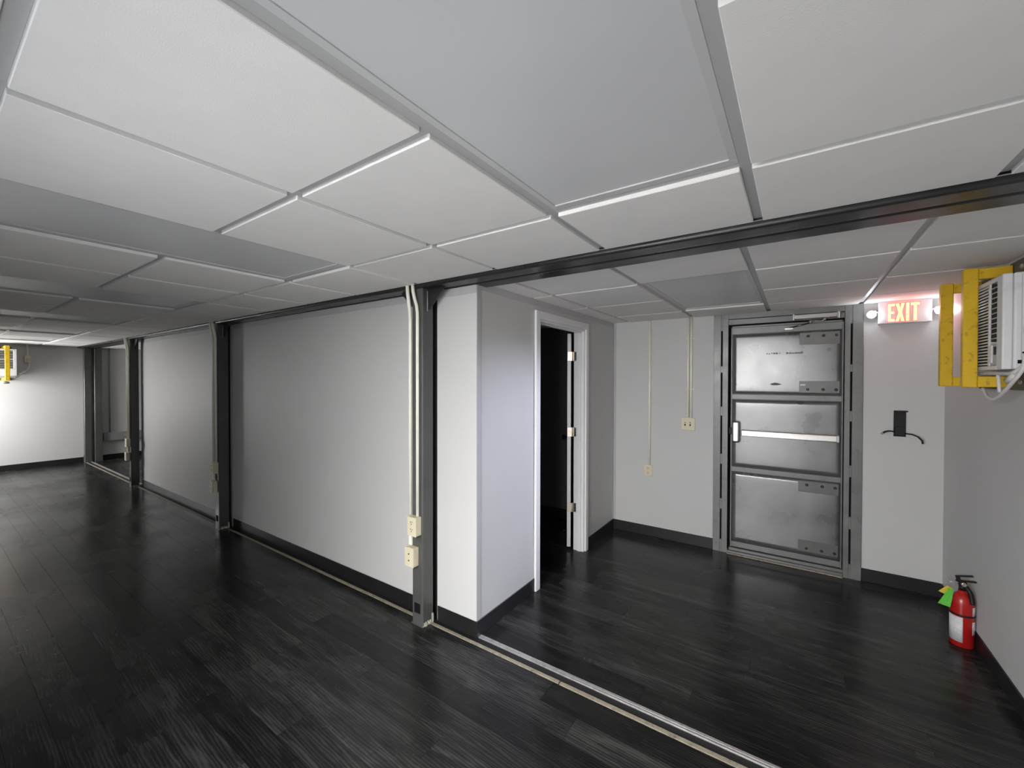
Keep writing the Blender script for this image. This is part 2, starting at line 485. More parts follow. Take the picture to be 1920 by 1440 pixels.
X1 = [XR] + [-0.13 + G - k * G for k in range(0, 40) if -0.13 + G - k * G > XL + 0.05] + [XL]
X1 = sorted(X1)
Y1 = [YF, 0.112, 0.757, 1.402, 1.905]
i_of = {round(v, 3): n for n, v in enumerate(X1)}
skip = set(); main_lights = []
for k in range(6):
    xa = -0.775 - 3 * G * k
    i = min(range(len(X1)), key=lambda q: abs(X1[q] - xa))
    skip |= {(i, 1), (i, 2)}; main_lights.append((X1[i], X1[i + 1]))
grid(X1, Y1, skip)
X2 = [XS, -1.505, -0.86, -0.215, 0.43, XR]
Y2 = [2.17, 2.726, 3.371, 4.016, YW]
grid(X2, Y2, {(2, 1), (2, 2)})
X3 = [XL] + [-0.215 - G * k for k in range(17, 8, -1)] + [-5.3]
X3 = [X3[0]] + [v for v in X3[1:-1] if XL + 0.1 < v < -5.4] + [X3[-1]]
grid(X3, Y2, set())
B('closet_ceiling', TILE, ceiling, -5.25, XS - 0.1, 2.11, YW, 2.29, 2.31)


def light(x0, x1, y0, y1, label, group):
    t = thing('ceiling_light', label, 'light', ((x0 + x1) / 2, (y0 + y1) / 2, ZG), group)
    a, b, c, d = x0 + HB, x1 - HB, y0 + HB, y1 - HB
    fr = MB()
    f = 0.022
    fr.box(a, b, c, c + f, ZG - 0.001, 2.33, bev=0.0008); fr.box(a, b, d - f, d, ZG - 0.001, 2.33, bev=0.0008)
    fr.box(a, a + f, c + f, d - f, ZG - 0.001, 2.33, bev=0.0008); fr.box(b - f, b, c + f, d - f, ZG - 0.001, 2.33, bev=0.0008)
    fr.build('frame', LENSF, t)
    g = f + 0.004
    B('lens_lip', LENSF, t, a + f, b - f, d - g - 0.006, d - f, ZG - 0.0025, 2.325)
    B('lens_lip', LENSF, t, a + f, b - f, c + f, c + g + 0.006, ZG - 0.0025, 2.325)
    B('diffuser', LENS, t, a + f, b - f, c + g + 0.006, d - g - 0.006, ZG + 0.002, 2.32)
    return t


GL = 'unlit ceiling light panels of the long room'
LL = ['large unlit grey ceiling light panel directly overhead, nearest of all',
      'second nearest unlit ceiling light panel of the long room',
      'third unlit ceiling light panel from the camera in the long room',
      'fourth unlit ceiling light panel from the camera in the long room',
      'fifth unlit ceiling light panel, thin sliver before the last one',
      'farthest unlit ceiling light panel of the long room, near the end wall']
for (a, b), lb in zip(main_lights, LL):
    light(a, b, 0.112, 1.402, lb, GL)
light(-0.86, -0.215, 2.726, 4.016, 'unlit grey ceiling light panel in front of the steel exit door', 'unlit vestibule light')


# ------------------------------------------------------------------ walls
def wallbox(name, *d, mat=WALL, label=None):
    return struct(B(name, mat, None, *d), label)


wl = wallbox('wall_left', XL - 0.1, XL, YF, YW, 0, 2.33, label='light grey end wall of the long room')
wr = wallbox('wall_right', XR, XR + 0.1, YF, YW, 0, 2.33, label='grey side wall beside the exit door')
# wall with the exit door: two stretches, the steel frame fills the rest up to the ceiling
wb = MB(); wb.box(XL, -0.64, YW, YW + 0.1, 0, 2.33); wb.box(0.425, XR, YW, YW + 0.1, 0, 2.33)
wb.box(-0.64, 0.425, YW + 0.07, YW + 0.1, 0, 2.33)
struct(wb.build('wall_back', WALL, None), 'grey wall holding the steel exit door')
# wall behind the camera with an unseen entrance sized for the light and the far window
wf = MB()
ex0, ex1, ez1 = -1.75, -0.1, 2.15
wx0, wx1, wz0, wz1 = -11.5, -10.4, 0.6, 2.1
wf.box(XL, wx0, YF - 0.1, YF, 0, 2.33); wf.box(wx1, ex0, YF - 0.1, YF, 0, 2.33); wf.box(ex1, XR, YF - 0.1, YF, 0, 2.33)
wf.box(wx0, wx1, YF - 0.1, YF, 0, wz0); wf.box(wx0, wx1, YF - 0.1, YF, wz1, 2.33); wf.box(ex0, ex1, YF - 0.1, YF, ez1, 2.33)
struct(wf.build('wall_front', WALL, None))


def opening(name, x0, x1, z0, z1, mull):
    e = struct(empty(name, ((x0 + x1) / 2, YF - 0.05, z0)))
    f = MB(); k = 0.045
    f.box(x0, x0 + k, YF - 0.1, YF - 0.04, z0, z1); f.box(x1 - k, x1, YF - 0.1, YF - 0.04, z0, z1)
    f.box(x0 + k, x1 - k, YF - 0.1, YF - 0.04, z1 - k, z1); f.box(x0 + k, x1 - k, YF - 0.1, YF - 0.04, z0, z0 + k)
    for q in mull: f.box(q - 0.02, q + 0.02, YF - 0.1, YF - 0.04, z0 + k, z1 - k)
    f.build('frame', ALU, e)
    return e


opening('unseen_entrance', ex0, ex1, 0, ez1, ())  # entrance out of view, added and sized for its light
opening('window_1', wx0, wx1, wz0, wz1, ())

# partition line
p1 = wallbox('wall_partition', -5.205, -2.16, YB, YB + 0.05, 0.003, 2.262, label='broad blank grey partition panel between the two nearest posts')
p2 = wallbox('wall_far_partition', -8.345, -5.335, YB, YB + 0.05, 0.003, 2.262, label='grey partition panel between second and third post')
# closet: front return and side wall with a door opening
DY0, DY1, DZ = 2.83, 3.69, 2.135
cl = MB()
cl.box(-2.029, XS, YB, YB + 0.06, 0.003, 2.262)
struct(cl.build('wall_closet_front', WALL, None), 'narrow pale grey wall end beside the nearest post')
cl = MB()
cl.box(XS - 0.1, XS, YB + 0.06, DY0, 0.0, 2.33); cl.box(XS - 0.1, XS, DY1, YW, 0.0, 2.33); cl.box(XS - 0.1, XS, DY0, DY1, DZ, 2.33)
struct(cl.build('wall_closet', WALL, None), 'grey side wall with the white-framed doorway')
CLOSET_SHADE = paint('closet_shade_paint', (0.10, 0.10, 0.098), 0.7, var=0.05)  # dark colour of the closet lining stands in for its shade
wallbox('wall_closet_shade', -5.25, XS - 0.1, YW - 0.012, YW - 0.0005, 0, 2.29, mat=CLOSET_SHADE)
wallbox('wall_divider', -5.3, -5.25, YB + 0.05, YW, 0, 2.33)
g = MB()
for px in POSTS[:2]:
    g.box(px - 0.115, px + 0.014, YB + 0.02, YB + 0.1, 0.0, 2.262)
struct(g.build('trim_2', GAPM, None))
# thin trims on the partition panels
e = struct(empty('trim_3', (-3.6, YB, 0)))
B('edge_strip', EDGE, e, -5.204, -5.176, YB - 0.006, YB, 0.11, 2.255, bev=0.001)
B('edge_strip', EDGE, e, -8.343, -8.31, YB - 0.006, YB, 0.11, 2.255, bev=0.001)
for a, b in ((-5.17, -2.17), (-8.30, -5.34), (-2.025, XS)):
    B('top_strip', WALL_TRIM, e, a, b, YB - 0.004, YB, 2.212, 2.262, bev=0.001)
# trims of the closet side wall
e = struct(empty('trim_4', (XS, 3.2, 0)))
B('corner_strip', WALL_TRIM, e, XS, XS + 0.004, YB, YB + 0.042, 0.107, 2.262, bev=0.001)
B('top_strip', WALL_TRIM, e, XS, XS + 0.004, YB + 0.042, YW, 2.236, 2.291, bev=0.001)
B('corner_strip', WALL_TRIM, e, XS, XS + 0.004, YW - 0.03, YW, 0.107, 2.236, bev=0.001)
B('corner_strip', WALL_TRIM, e, XS, XS + 0.03, YW - 0.004, YW, 0.107, 2.288, bev=0.001)

# baseboards
HBB = 0.107


def base(name, pieces, mat=BASE):
    bm = MB()
    for d in pieces: bm.box(*d, bev=0.002)
    return struct(bm.build(name, mat, None), 'black rubber baseboard')


base('baseboard_partition', [(-5.175, -2.165, YB - 0.007, YB, 0.0, HBB)])
base('baseboard_far_partition', [(-8.305, -5.34, YB - 0.007, YB, 0.0, HBB)], BASEG)
base('baseboard_closet', [(-2.022, XS + 0.007, YB - 0.007, YB, 0.0, HBB), (XS, XS + 0.007, YB, 2.765, 0.0, HBB), (XS, XS + 0.007, 3.75, YW, 0, HBB)])
base('baseboard_back', [(XS + 0.007, -0.669, YW - 0.007, YW, 0, HBB), (0.452, XR - 0.007, YW - 0.007, YW, 0, HBB), (-5.25, XS - 0.1, YW - 0.019, YW - 0.012, 0, HBB)])
base('baseboard_right', [(XR - 0.007, XR, YF, YW - 0.007, 0, HBB)])
base('baseboard_left', [(XL, XL + 0.007, YF, 1.98, 0, HBB), (XL, XL + 0.007, 2.26, YW, 0, HBB)])


# ------------------------------------------------------------------ steel frame: beams and posts
def beam(name, y0, y1, label):
    r = 0.014; z0 = 2.262; z1 = 2.335
    pts = [(y0, z1)]
    for k in range(6):
        a = math.pi + k / 5 * math.pi / 2
        pts.append((y0 + r + r * math.cos(a), z0 + r + r * math.sin(a)))
    for k in range(6):
        a = 1.5 * math.pi + k / 5 * math.pi / 2
        pts.append((y1 - r + r * math.cos(a), z0 + r + r * math.sin(a)))
    pts.append((y1, z1))
    o = MB().prism(pts, 0, XL, XR).build(name, BEAM, None)
    for f in o.data.polygons: f.use_smooth = False
    return tag(o, label, 'beam', 'steel ceiling beams')


beam('steel_beam', 1.909, 2.026, 'dark grey steel ceiling beam on the side nearer the long room')
beam('steel_beam', 2.036, 2.168, 'dark grey steel ceiling beam on the side nearer the exit door')


def post_mesh(x0, x1, y0, y1, z1):
    """square tube with a rectangular hand hole low in its front face"""
    hx0, hx1, hz0, hz1 = x0 + 0.018, x1 - 0.022, 0.084, 0.153
    b = MB(); bm = b.bm

    def quad(*p): bm.faces.new([bm.verts.new(q) for q in p])
    for a, c, d, f in ((x0 + 0.006, hx0, 0, z1), (hx1, x1 - 0.006, 0, z1), (hx0, hx1, 0, hz0), (hx0, hx1, hz1, z1)):
        quad((a, y0, d), (c, y0, d), (c, y0, f), (a, y0, f))
    quad((x0 + 0.006, y0, 0), (x0 + 0.006, y0, z1), (x0, y0 + 0.006, z1), (x0, y0 + 0.006, 0))
    quad((x1 - 0.006, y0, 0), (x1, y0 + 0.006, 0), (x1, y0 + 0.006, z1), (x1 - 0.006, y0, z1))
    quad((x1, y0 + 0.006, 0), (x1, y1, 0), (x1, y1, z1), (x1, y0 + 0.006, z1))
    quad((x0, y0 + 0.006, 0), (x0, y0 + 0.006, z1), (x0, y1, z1), (x0, y1, 0))
    quad((x0, y1, 0), (x0, y1, z1), (x1, y1, z1), (x1, y1, 0))
    # inside of the hand hole
    yi = y0 + 0.05
    quad((hx0, y0, hz0), (hx0, yi, hz0), (hx0, yi, hz1), (hx0, y0, hz1)); quad((hx1, y0, hz0), (hx1, y0, hz1), (hx1, yi, hz1), (hx1, yi, hz0))
    quad((hx0, y0, hz0), (hx1, y0, hz0), (hx1, yi, hz0), (hx0, yi, hz0)); quad((hx0, y0, hz1), (hx0, yi, hz1), (hx1, yi, hz1), (hx1, y0, hz1))
    quad((hx0, yi, hz0), (hx1, yi, hz0), (hx1, yi, hz1), (hx0, yi, hz1))
    bmesh.ops.remove_doubles(bm, verts=bm.verts[:], dist=1e-5)
    bmesh.ops.recalc_face_normals(bm, faces=bm.faces[:])
    return b


PG = 'steel posts along the partition line'
xr = POSTS[0]
post = thing('steel_post', 'nearest grey steel post, beside the narrow pale wall end', 'post', (xr - 0.05, 1.982, 0), PG)
post_mesh(xr - 0.1, xr, YP, 2.03, 2.262).build('tube', POST, post)
B('hand_hole_shade', SLOT, post, xr - 0.0815, xr - 0.0225, YP + 0.004, YP + 0.045, 0.0845, 0.1525)  # dark block put in for the shade inside the hole
gl = MB().box(xr - 0.112, xr + 0.006, YP, 1.99, 0, 0.006, bev=0.002).build('base_plate', POST, post)
ca = MB()
for k in range(14):
    q = k / 13; ca.box(xr - 0.001, xr + random.uniform(0.003, 0.007), YP + 0.006 + q * 0.085, YP + 0.014 + q * 0.085, 0.0, random.uniform(0.006, 0.03) + (0.05 if q > 0.85 else 0))
ca.build('caulk_line', CAULK, post)
yg = 1.985
for s, nm in ((1, 'gusset'), (-1, 'gusset')):
    x0 = xr if s > 0 else xr - 0.1
    MB().prism([(x0, 2.262), (x0 + s * 0.15, 2.262), (x0 + s * 0.15, 2.25), (x0 + s * 0.012, 2.12), (x0, 2.12)], 1, yg - 0.005, yg + 0.005).build(nm, BEAM, post) if False else None
for s in (1, -1):
    x0 = xr if s > 0 else xr - 0.1
    pts = [(x0, 2.262), (x0, 2.125), (x0 + s * 0.012, 2.125), (x0 + s * 0.150, 2.252), (x0 + s * 0.150, 2.262)]
    gb = MB(); bm_ = gb.bm
    A = [bm_.verts.new((p[0], yg - 0.005, p[1])) for p in pts]; Bv = [bm_.verts.new((p[0], yg + 0.005, p[1])) for p in pts]
    bm_.faces.new(A); bm_.faces.new(Bv[::-1])
    for i in range(5): bm_.faces.new((A[i], Bv[i], Bv[(i + 1) % 5], A[(i + 1) % 5]))
    bmesh.ops.recalc_face_normals(bm_, faces=bm_.faces[:])
    gb.build('gusset', BEAM, post)
wd = MB().tube([(xr + 0.001, yg - 0.006, 2.115), (xr + 0.001, yg - 0.006, 2.25)], 0.0035, 6).build('weld_bead', EDGE, post)

PLAB = ['second steel post, dark, between the two blank partition panels', 'third steel post, at the near side of the far opening']
for px, lb in zip(POSTS[1:], PLAB):
    c = copy_tree(post); c.location.x = px - 0.05; c['label'] = lb
e1 = thing('steel_post', 'front corner post against the light grey end wall', 'post', (-11.62, 2.035, 0), PG)
post_mesh(XL + 0.001, -11.575, 1.985, 2.085, 2.262).build('tube', POST, e1)
e2 = thing('steel_post', 'rear corner post seen through the far opening', 'post', (-11.62, 2.185, 0), PG)
post_mesh(XL + 0.001, -11.575, 2.128, 2.24, 2.262).build('tube', POST, e2)


# ------------------------------------------------------------------ conduits and boxes on the posts
def outlet_face(parent, x, y, z, duplex=True):
    """ivory receptacle face on a plate facing -Y"""
    if duplex:
        for dz in (0.024, -0.024):
            s = MB()
            s.box(x - 0.009, x - 0.006, y - 0.001, y + 0.001, z + dz, z + dz + 0.011); s.box(x + 0.006, x + 0.009, y - 0.001, y + 0.001, z + dz, z + dz + 0.011)
            s.box(x - 0.003, x + 0.003, y - 0.001, y + 0.001, z + dz - 0.012, z + dz - 0.006)
            s.build('socket', SLOT, parent)
    else:
        for dz in (0.022, -0.022):
            MB().lathe([(0.0055, -0.0015), (0.0055, 0.001)], (x, y, z + dz), 10, ax=1).build('jack', SLOT, parent)


def post_electrics(dx, words):
    xl_, xr_ = -2.137 + dx, -2.055 + dx
    gbox = 'electrical boxes on the posts'; gcon = 'conduits on the posts'
    b1 = thing('outlet_box', 'ivory surface outlet box with two sockets, upper box on the ' + words, 'outlet', (-2.096 + dx, 1.934, 0.622), gbox)
    B('box', IVORY, b1, xl_, xr_, 1.888, YP - 0.0005, 0.622, 0.745, bev=0.003)
    B('plate', IVORY, b1, xl_ - 0.001, xr_ + 0.001, 1.883, 1.888, 0.620, 0.747, bev=0.002)
    outlet_face(b1, -2.098 + dx, 1.883, 0.684)
    b2 = thing('data_box', 'ivory surface box with two small round jacks, lower box on the ' + words, 'outlet', (-2.12 + dx, 1.934, 0.413), gbox)
    B('box', IVORY, b2, xl_ - 0.024, xr_ - 0.024, 1.888, YP - 0.0005, 0.413, 0.537, bev=0.003)
    B('plate', IVORY, b2, xl_ - 0.025, xr_ - 0.023, 1.883, 1.888, 0.411, 0.539, bev=0.002)
    outlet_face(b2, -2.122 + dx, 1.883, 0.475, False)
    c1 = thing('conduit', 'ivory conduit running down the left side of the ' + words, 'conduit', (-2.146 + dx, 1.925, 0.54), gcon)
    xa = -2.146 + dx
    MB().tube([(xa, 1.896, 2.284), (xa, 1.898, 2.24), (xa, 1.905, 2.19), (xa, 1.916, 2.12), (xa, 1.921, 2.06), (xa, 1.921, 0.748)], 0.0125, 10).build('pipe', IVORYW, c1)
    B('raceway', IVORYW, c1, xa - 0.013, xa + 0.013, 1.914, 1.9335, 0.54, 0.62, bev=0.004)
    c2 = thing('conduit', 'ivory conduit with an offset bend at the top, right side of the ' + words, 'conduit', (-2.078 + dx, 1.925, 0.748), gcon)
    xb = -2.078 + dx
    pts = [(xb - 0.022, 1.9, 2.284), (xb - 0.022, 1.904, 2.24), (xb - 0.018, 1.912, 2.2), (xb - 0.006, 1.92, 2.15), (xb, 1.922, 2.1), (xb, 1.922, 0.748)]
    MB().tube(pts, 0.0115, 10).build('pipe', IVORYW, c2)


post_electrics(0, 'nearest post')
post_electrics(POSTS[1] - POSTS[0], 'second post')
post_electrics(POSTS[2] - POSTS[0], 'third post')

# ------------------------------------------------------------------ white door to the dark closet
d1 = struct(empty('door_1', (XS, 3.26, 0)), 'white-framed doorway with the door swung open into a dark closet')
xf = XS + 0.021
for y0, y1, z0, z1 in ((DY0 - 0.068, DY0 - 0.003, 0.0, DZ + 0.065), (DY1 + 0.0, DY1 + 0.058, 0.0, DZ + 0.065), (DY0 - 0.003, DY1, DZ + 0.003, DZ + 0.065)):
    B('casing', WHITE, d1, XS, xf, y0, y1, z0, z1, bev=0.006, seg=2)
B('jamb', WHITE, d1, XS - 0.104, XS + 0.004, DY1 - 0.018, DY1 + 0.0, 0.0, DZ, bev=0.001)
B('jamb', WHITE, d1, XS - 0.104, XS + 0.004, DY0, DY0 + 0.018, 0.0, DZ, bev=0.001)
B('jamb', WHITE, d1, XS - 0.104, XS + 0.004, DY0 + 0.018, DY1 - 0.018, DZ - 0.018, DZ + 0.003, bev=0.001)
B('stop', WHITE, d1, XS - 0.06, XS - 0.022, DY1 - 0.030, DY1 - 0.018, 0.0, DZ - 0.018, bev=0.002)
B('stop', WHITE, d1, XS - 0.06, XS - 0.022, DY0 + 0.018, DY0 + 0.030, 0.0, DZ - 0.018, bev=0.002)
B('stop', WHITE, d1, XS - 0.06, XS - 0.022, DY0 + 0.030, DY1 - 0.030, DZ - 0.030, DZ - 0.018, bev=0.002)
pin = Vector((-1.796, 3.655, 0)); ang = math.radians(26.0)
# leaf modelled along +Y from the hinge pin, then swung
leaf = MB().box(pin.x - 0.048, pin.x - 0.012, pin.y, pin.y + 0.80, 0.03, 2.105, bev=0.002).rotz(ang, pin).build('door_leaf', WHITE, d1)
kb = MB().lathe([(0.03, 0), (0.03, 0.006), (0.012, 0.008), (0.012, 0.03), (0.026, 0.04), (0.03, 0.055), (0.022, 0.068)], (0, 0, 0), 16, ax=0)
bmesh.ops.scale(kb.bm, vec=(-1, 1, 1), verts=kb.bm.verts[:]); bmesh.ops.reverse_faces(kb.bm, faces=kb.bm.faces[:])
bmesh.ops.translate(kb.bm, vec=(pin.x - 0.048, pin.y + 0.735, 1.0), verts=kb.bm.verts[:])
kb.rotz(ang, pin).build('knob', BLACKM, leaf)
for hz in (1.885, 1.15, 0.415):
    hg = MB()
    hg.tube([(pin.x, pin.y + 0.004, hz - 0.045), (pin.x, pin.y + 0.004, hz + 0.045)], 0.006, 8)
    k = MB()
    hg.box(pin.x + 0.003, pin.x + 0.036, DY1 - 0.0205, DY1 - 0.018, hz - 0.044, hz + 0.044, bev=0.001)
    hg.box(pin.x - 0.003, pin.x + 0.006, pin.y + 0.004, DY1 - 0.018, hz - 0.044, hz + 0.044)
    h = hg.build('hinge', NICKEL, d1)
    lf = MB().box(pin.x - 0.046, pin.x - 0.002, pin.y - 0.0022, pin.y - 0.0002, hz - 0.044, hz + 0.044, bev=0.0008).rotz(ang, pin).build('hinge_leaf', NICKEL, h)
    for dz in (-0.026, 0.0, 0.026):
        MB().lathe([(0.004, 0), (0.004, 0.002)], (pin.x + 0.024 + (0.006 if dz else 0), DY1 - 0.022, hz + dz), 8, ax=1).build('screw', SLOT, h)

# ------------------------------------------------------------------ steel exit door
d2 = struct(empty('door_2', (-0.1, YW, 0)), 'heavy grey steel exit door with panic bar')
YFR = YW - 0.02
for (a, b, c, d) in ((-0.667, -0.604, 0.0, 2.288), (-0.590, -0.541, 0.0, 2.288), (0.380, 0.449, 0.0, 2.288), (0.329, 0.367, 0.0, 2.288)):
    B('frame_stile', DOORF, d2, a, b, YFR, YW + 0.07, c, d, bev=0.002)
for a, b, zs in ((-0.604, -0.590, (0.0, 0.12, 0.415, 0.515, 0.85, 0.945, 1.315, 1.40, 1.73, 1.79, 2.13, 2.288)),
                 (0.367, 0.380, (0.0, 0.12, 0.415, 0.515, 0.85, 0.945, 1.315, 1.40, 1.73, 1.79, 2.13, 2.288))):
    B('groove', SLOT, d2, a, b, YW - 0.002, YW + 0.07, 0.0, 2.288)
    for z0, z1 in zip(zs[0::2], zs[1::2]):
        B('stitch_weld', DOORF, d2, a, b, YFR + 0.004, YW - 0.002, z0, z1)
B('header', DOORF, d2, -0.541, 0.329, YFR, YW + 0.07, 2.235, 2.288, bev=0.002)
B('header', DOORF, d2, -0.541, 0.329, YFR + 0.012, YW + 0.07, 2.182, 2.232, bev=0.002)
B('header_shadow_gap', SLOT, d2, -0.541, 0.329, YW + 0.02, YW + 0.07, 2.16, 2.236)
# leaf
YL = YW - 0.004
B('door_gap_shade', SLOT, d2, -0.541, 0.329, YW + 0.046, YW + 0.07, 0.0, 2.24)  # dark sheet behind the leaf, for the shade in its gaps
lf = B('door_leaf', BOLT, d2, -0.517, 0.322, YL, YW + 0.045, 0.066, 2.166, bev=0.002)
for z0, z1 in ((2.088, 2.150), (1.478, 1.524), (0.792, 0.838), (0.076, 0.126)):
    B('rail', DOORF, lf, -0.507, 0.312, YL - 0.016, YL, z0, z1, bev=0.002)
for a, b in ((-0.517, -0.506), (0.312, 0.322)):
    B('edge_stile', DOORF, lf, a, b, YL - 0.016, YL, 0.070, 2.150, bev=0.002)
for z0, z1 in ((0.132, 0.786), (0.844, 1.472), (1.530, 2.082)):
    pm = MB(); b_ = pm.bm; nu, nv = 28, 20; gv = []
    for iv in range(nv + 1):
        row = []
        for iu in range(nu + 1):
            u, v_ = iu / nu * 2 - 1, iv / nv * 2 - 1
            row.append(b_.verts.new((-0.498 + 0.801 * (u + 1) / 2, YL - 0.004 - 0.002 * (1 - abs(u) ** 12) * (1 - abs(v_) ** 12), z0 + 0.003 + (z1 - z0 - 0.006) * (v_ + 1) / 2)))
        gv.append(row)
    for iv in range(nv):
        for iu in range(nu):
            fc = b_.faces.new((gv[iv][iu], gv[iv][iu + 1], gv[iv + 1][iu + 1], gv[iv + 1][iu])); fc.smooth = True
    ed = gv[0] + [r_[-1] for r_ in gv[1:]] + gv[-1][-2::-1] + [r_[0] for r_ in gv[-2:0:-1]]
    bk = [b_.verts.new((q.co.x, YL, q.co.z)) for q in ed]
    for k in range(len(ed)):
        b_.faces.new((ed[k], bk[k], bk[(k + 1) % len(ed)], ed[(k + 1) % len(ed)]))
    pm.build('panel', DOORS, lf)
B('rail', DOORF, lf, -0.507, 0.312, YL - 0.012, YL, 2.152, 2.166, bev=0.001)
for z0, z1, bz in ((1.968, 2.074, 2.041), (1.548, 1.650, 1.577), (0.678, 0.776, 0.742), (0.155, 0.254, 0.185)):
    pl = B('hinge_plate', PLATE, lf, 0.018, 0.299, YL - 0.0105, YL - 0.006, z0, z1, bev=0.001)
    for bx in (0.079, 0.187, 0.275):
        MB().lathe([(0.012, 0), (0.011, -0.004), (0.006, -0.005)], (bx, YL - 0.0105, bz), 12, ax=1).build('bolt', BOLT, pl)
B('price_sticker', LENSF, lf, 0.024, 0.062, YL - 0.0115, YL - 0.0105, 1.608, 1.624)
# scuffs
random.seed(3)
sc = MB(); xx = -0.231
while xx < 0.035:
    wd_ = random.uniform(0.008, 0.022)
    if not (-0.125 < xx < -0.10):
        hh = random.uniform(0.004, 0.010); zc = 1.899 + random.uniform(-0.003, 0.003)
        sc.prism([(xx, zc - hh), (xx + wd_, zc - hh * 0.6), (xx + wd_ * 0.9, zc + hh * 0.7), (xx + wd_ * 0.2, zc + hh)], 1, YL - 0.0082, YL - 0.0058)
    xx += wd_ + random.uniform(0.0, 0.006)
sc.build('scuff_mark', SCUFF, lf)
MB().prism([(-0.205, 1.620), (-0.18, 1.612), (-0.15, 1.611), (-0.108, 1.620), (-0.14, 1.629), (-0.165, 1.635), (-0.185, 1.627)], 1, YL - 0.0082, YL - 0.0058).build('scuff_mark', SCUFFG, lf)
# panic bar
pb = B('panic_bar', CHROME, lf, -0.425, 0.296, YL - 0.062, YL - 0.006, 1.137, 1.192, bev=0.006, seg=3)
B('bar_insert', CHROME, pb, -0.418, 0.150, YL - 0.066, YL - 0.062, 1.141, 1.180, bev=0.001)
B('bar_end', CLOSER, pb, 0.276, 0.298, YL - 0.064, YL - 0.006, 1.135, 1.194, bev=0.004, seg=2)
hd = MB().box(-0.503, -0.436, YL - 0.066, YL - 0.006, 1.070, 1.272, bev=0.018, seg=4).build('latch_case', CHROME, pb)
B('latch_bolt', BLACKM, pb, -0.530, -0.503, YL - 0.035, YL - 0.012, 1.145, 1.205, bev=0.004)
# door closer
cz = B('door_closer', CLOSER, d2, -0.027, 0.287, YFR - 0.045, YFR, 2.188, 2.228, bev=0.006, seg=2)
for a, b in ((-0.036, -0.02), (0.274, 0.292)):
    B('closer_lug', CLOSER, cz, a, b, YFR - 0.05, YFR, 2.178, 2.234, bev=0.003)
ar = MB()
ar.tube([(0.19, YFR - 0.03, 2.188), (0.19, YFR - 0.03, 2.168)], 0.012, 8)
ar.tube([(0.19, YFR - 0.03, 2.172), (0.165, YFR - 0.055, 2.160), (0.095, YFR - 0.05, 2.166)], 0.006, 6)
ar.tube([(0.092, YFR - 0.05, 2.172), (0.092, YFR - 0.05, 2.146)], 0.010, 8)
ar.build('closer_arm', CHROME, cz)
MB().tube([(0.092, YFR - 0.05, 2.152), (0.016, YFR - 0.02, 2.136), (-0.08, YFR + 0.004, 2.116)], 0.005, 6).build('closer_rod', BOLT, cz)
sh = MB(); sh.box(-0.096, -0.03, YL - 0.03, YL - 0.006, 2.102, 2.122, bev=0.004, seg=2)
sh.tube([(0.0, YFR - 0.02, 2.134), (0.03, YFR - 0.028, 2.138)], 0.008, 8)
sh.build('closer_shoe', CHROME, cz)
th = B('threshold', DOORF, d2, -0.525, 0.329, YW - 0.022, YW + 0.07, 0.036, 0.062, bev=0.003)
B('threshold_step', DOORF, th, -0.541, 0.329, YW - 0.034, YW + 0.07, 0.012, 0.034, bev=0.003)
B('threshold_strip', BEIGE, th, -0.541, 0.329, YW - 0.046, YW + 0.07, 0.0, 0.012, bev=0.002)

# ------------------------------------------------------------------ exit sign with two emergency lamps
s = thing('exit_sign', 'lit red and yellow EXIT sign with two bright emergency lamps beside the steel door', 'exit sign', (0.69, YW, 2.107))
YS = YW - 0.05
B('housing', SIGNW, s, 0.535, 0.845, YS, YW, 2.108, 2.284, bev=0.004, seg=2)


z0, z1 = 2.122, 2.262


def letter(pts, grow):
    """closed outline pushed out by grow along its edge normals (counter-clockwise)"""
    n_ = len(pts); out = []
    for k in range(n_):
        p, q, r_ = Vector(pts[k - 1]), Vector(pts[k]), Vector(pts[(k + 1) % n_])
        a, b = (q - p).normalized(), (r_ - q).normalized()
        na, nb = Vector((a.y, -a.x)), Vector((b.y, -b.x))
        mm = (na + nb); mm = mm / max(0.25, mm.length_squared) * 2
        out.append(tuple(q + mm * grow))
    return out


zm = (z0 + z1) / 2
LET = {
    'E': [(0.592, z0), (0.634, z0), (0.634, z0 + 0.021), (0.611, z0 + 0.021), (0.611, zm - 0.010), (0.631, zm - 0.010), (0.631, zm + 0.010), (0.611, zm + 0.010),
          (0.611, z1 - 0.021), (0.634, z1 - 0.021), (0.634, z1), (0.592, z1)],
    'X': [(0.637, z0), (0.657, z0), (0.6635, zm - 0.030), (0.670, z0), (0.690, z0), (0.674, zm), (0.690, z1), (0.670, z1), (0.6635, zm + 0.030), (0.657, z1), (0.637, z1), (0.653, zm)],
    'I': [(0.697, z0), (0.717, z0), (0.717, z1), (0.697, z1)],
    'T': [(0.740, z0), (0.760, z0), (0.760, z1 - 0.022), (0.776, z1 - 0.022), (0.776, z1), (0.724, z1), (0.724, z1 - 0.022), (0.740, z1 - 0.022)]}
for ch, pts in LET.items():
    MB().prism(letter(pts, 0.0035), 1, YS - 0.0012, YS + 0.001).build('letter_halo', HALO, s)
    MB().prism(pts, 1, YS - 0.0026, YS - 0.0012).build('letter', LETTER, s)
for lx, sx_ in ((0.494, 1), (0.886, -1)):
    c = Vector((lx, YW - 0.058, 2.188))
    hd = MB().lathe([(0.030, 0.006), (0.031, 0.018), (0.026, 0.034), (0.012, 0.042)], c, 18, ax=1).build('lamp_head', SIGNW, s)
    MB().ball(c, 0.024, 1, 1, 1, 16).build('lamp_lens', BULB, hd)
    MB().tube([c + Vector((sx_ * 0.02, 0, 0.02)), (0.54 if lx < 0.6 else 0.84, YW - 0.03, 2.20)], 0.008, 8).build('lamp_arm', SIGNW, hd)
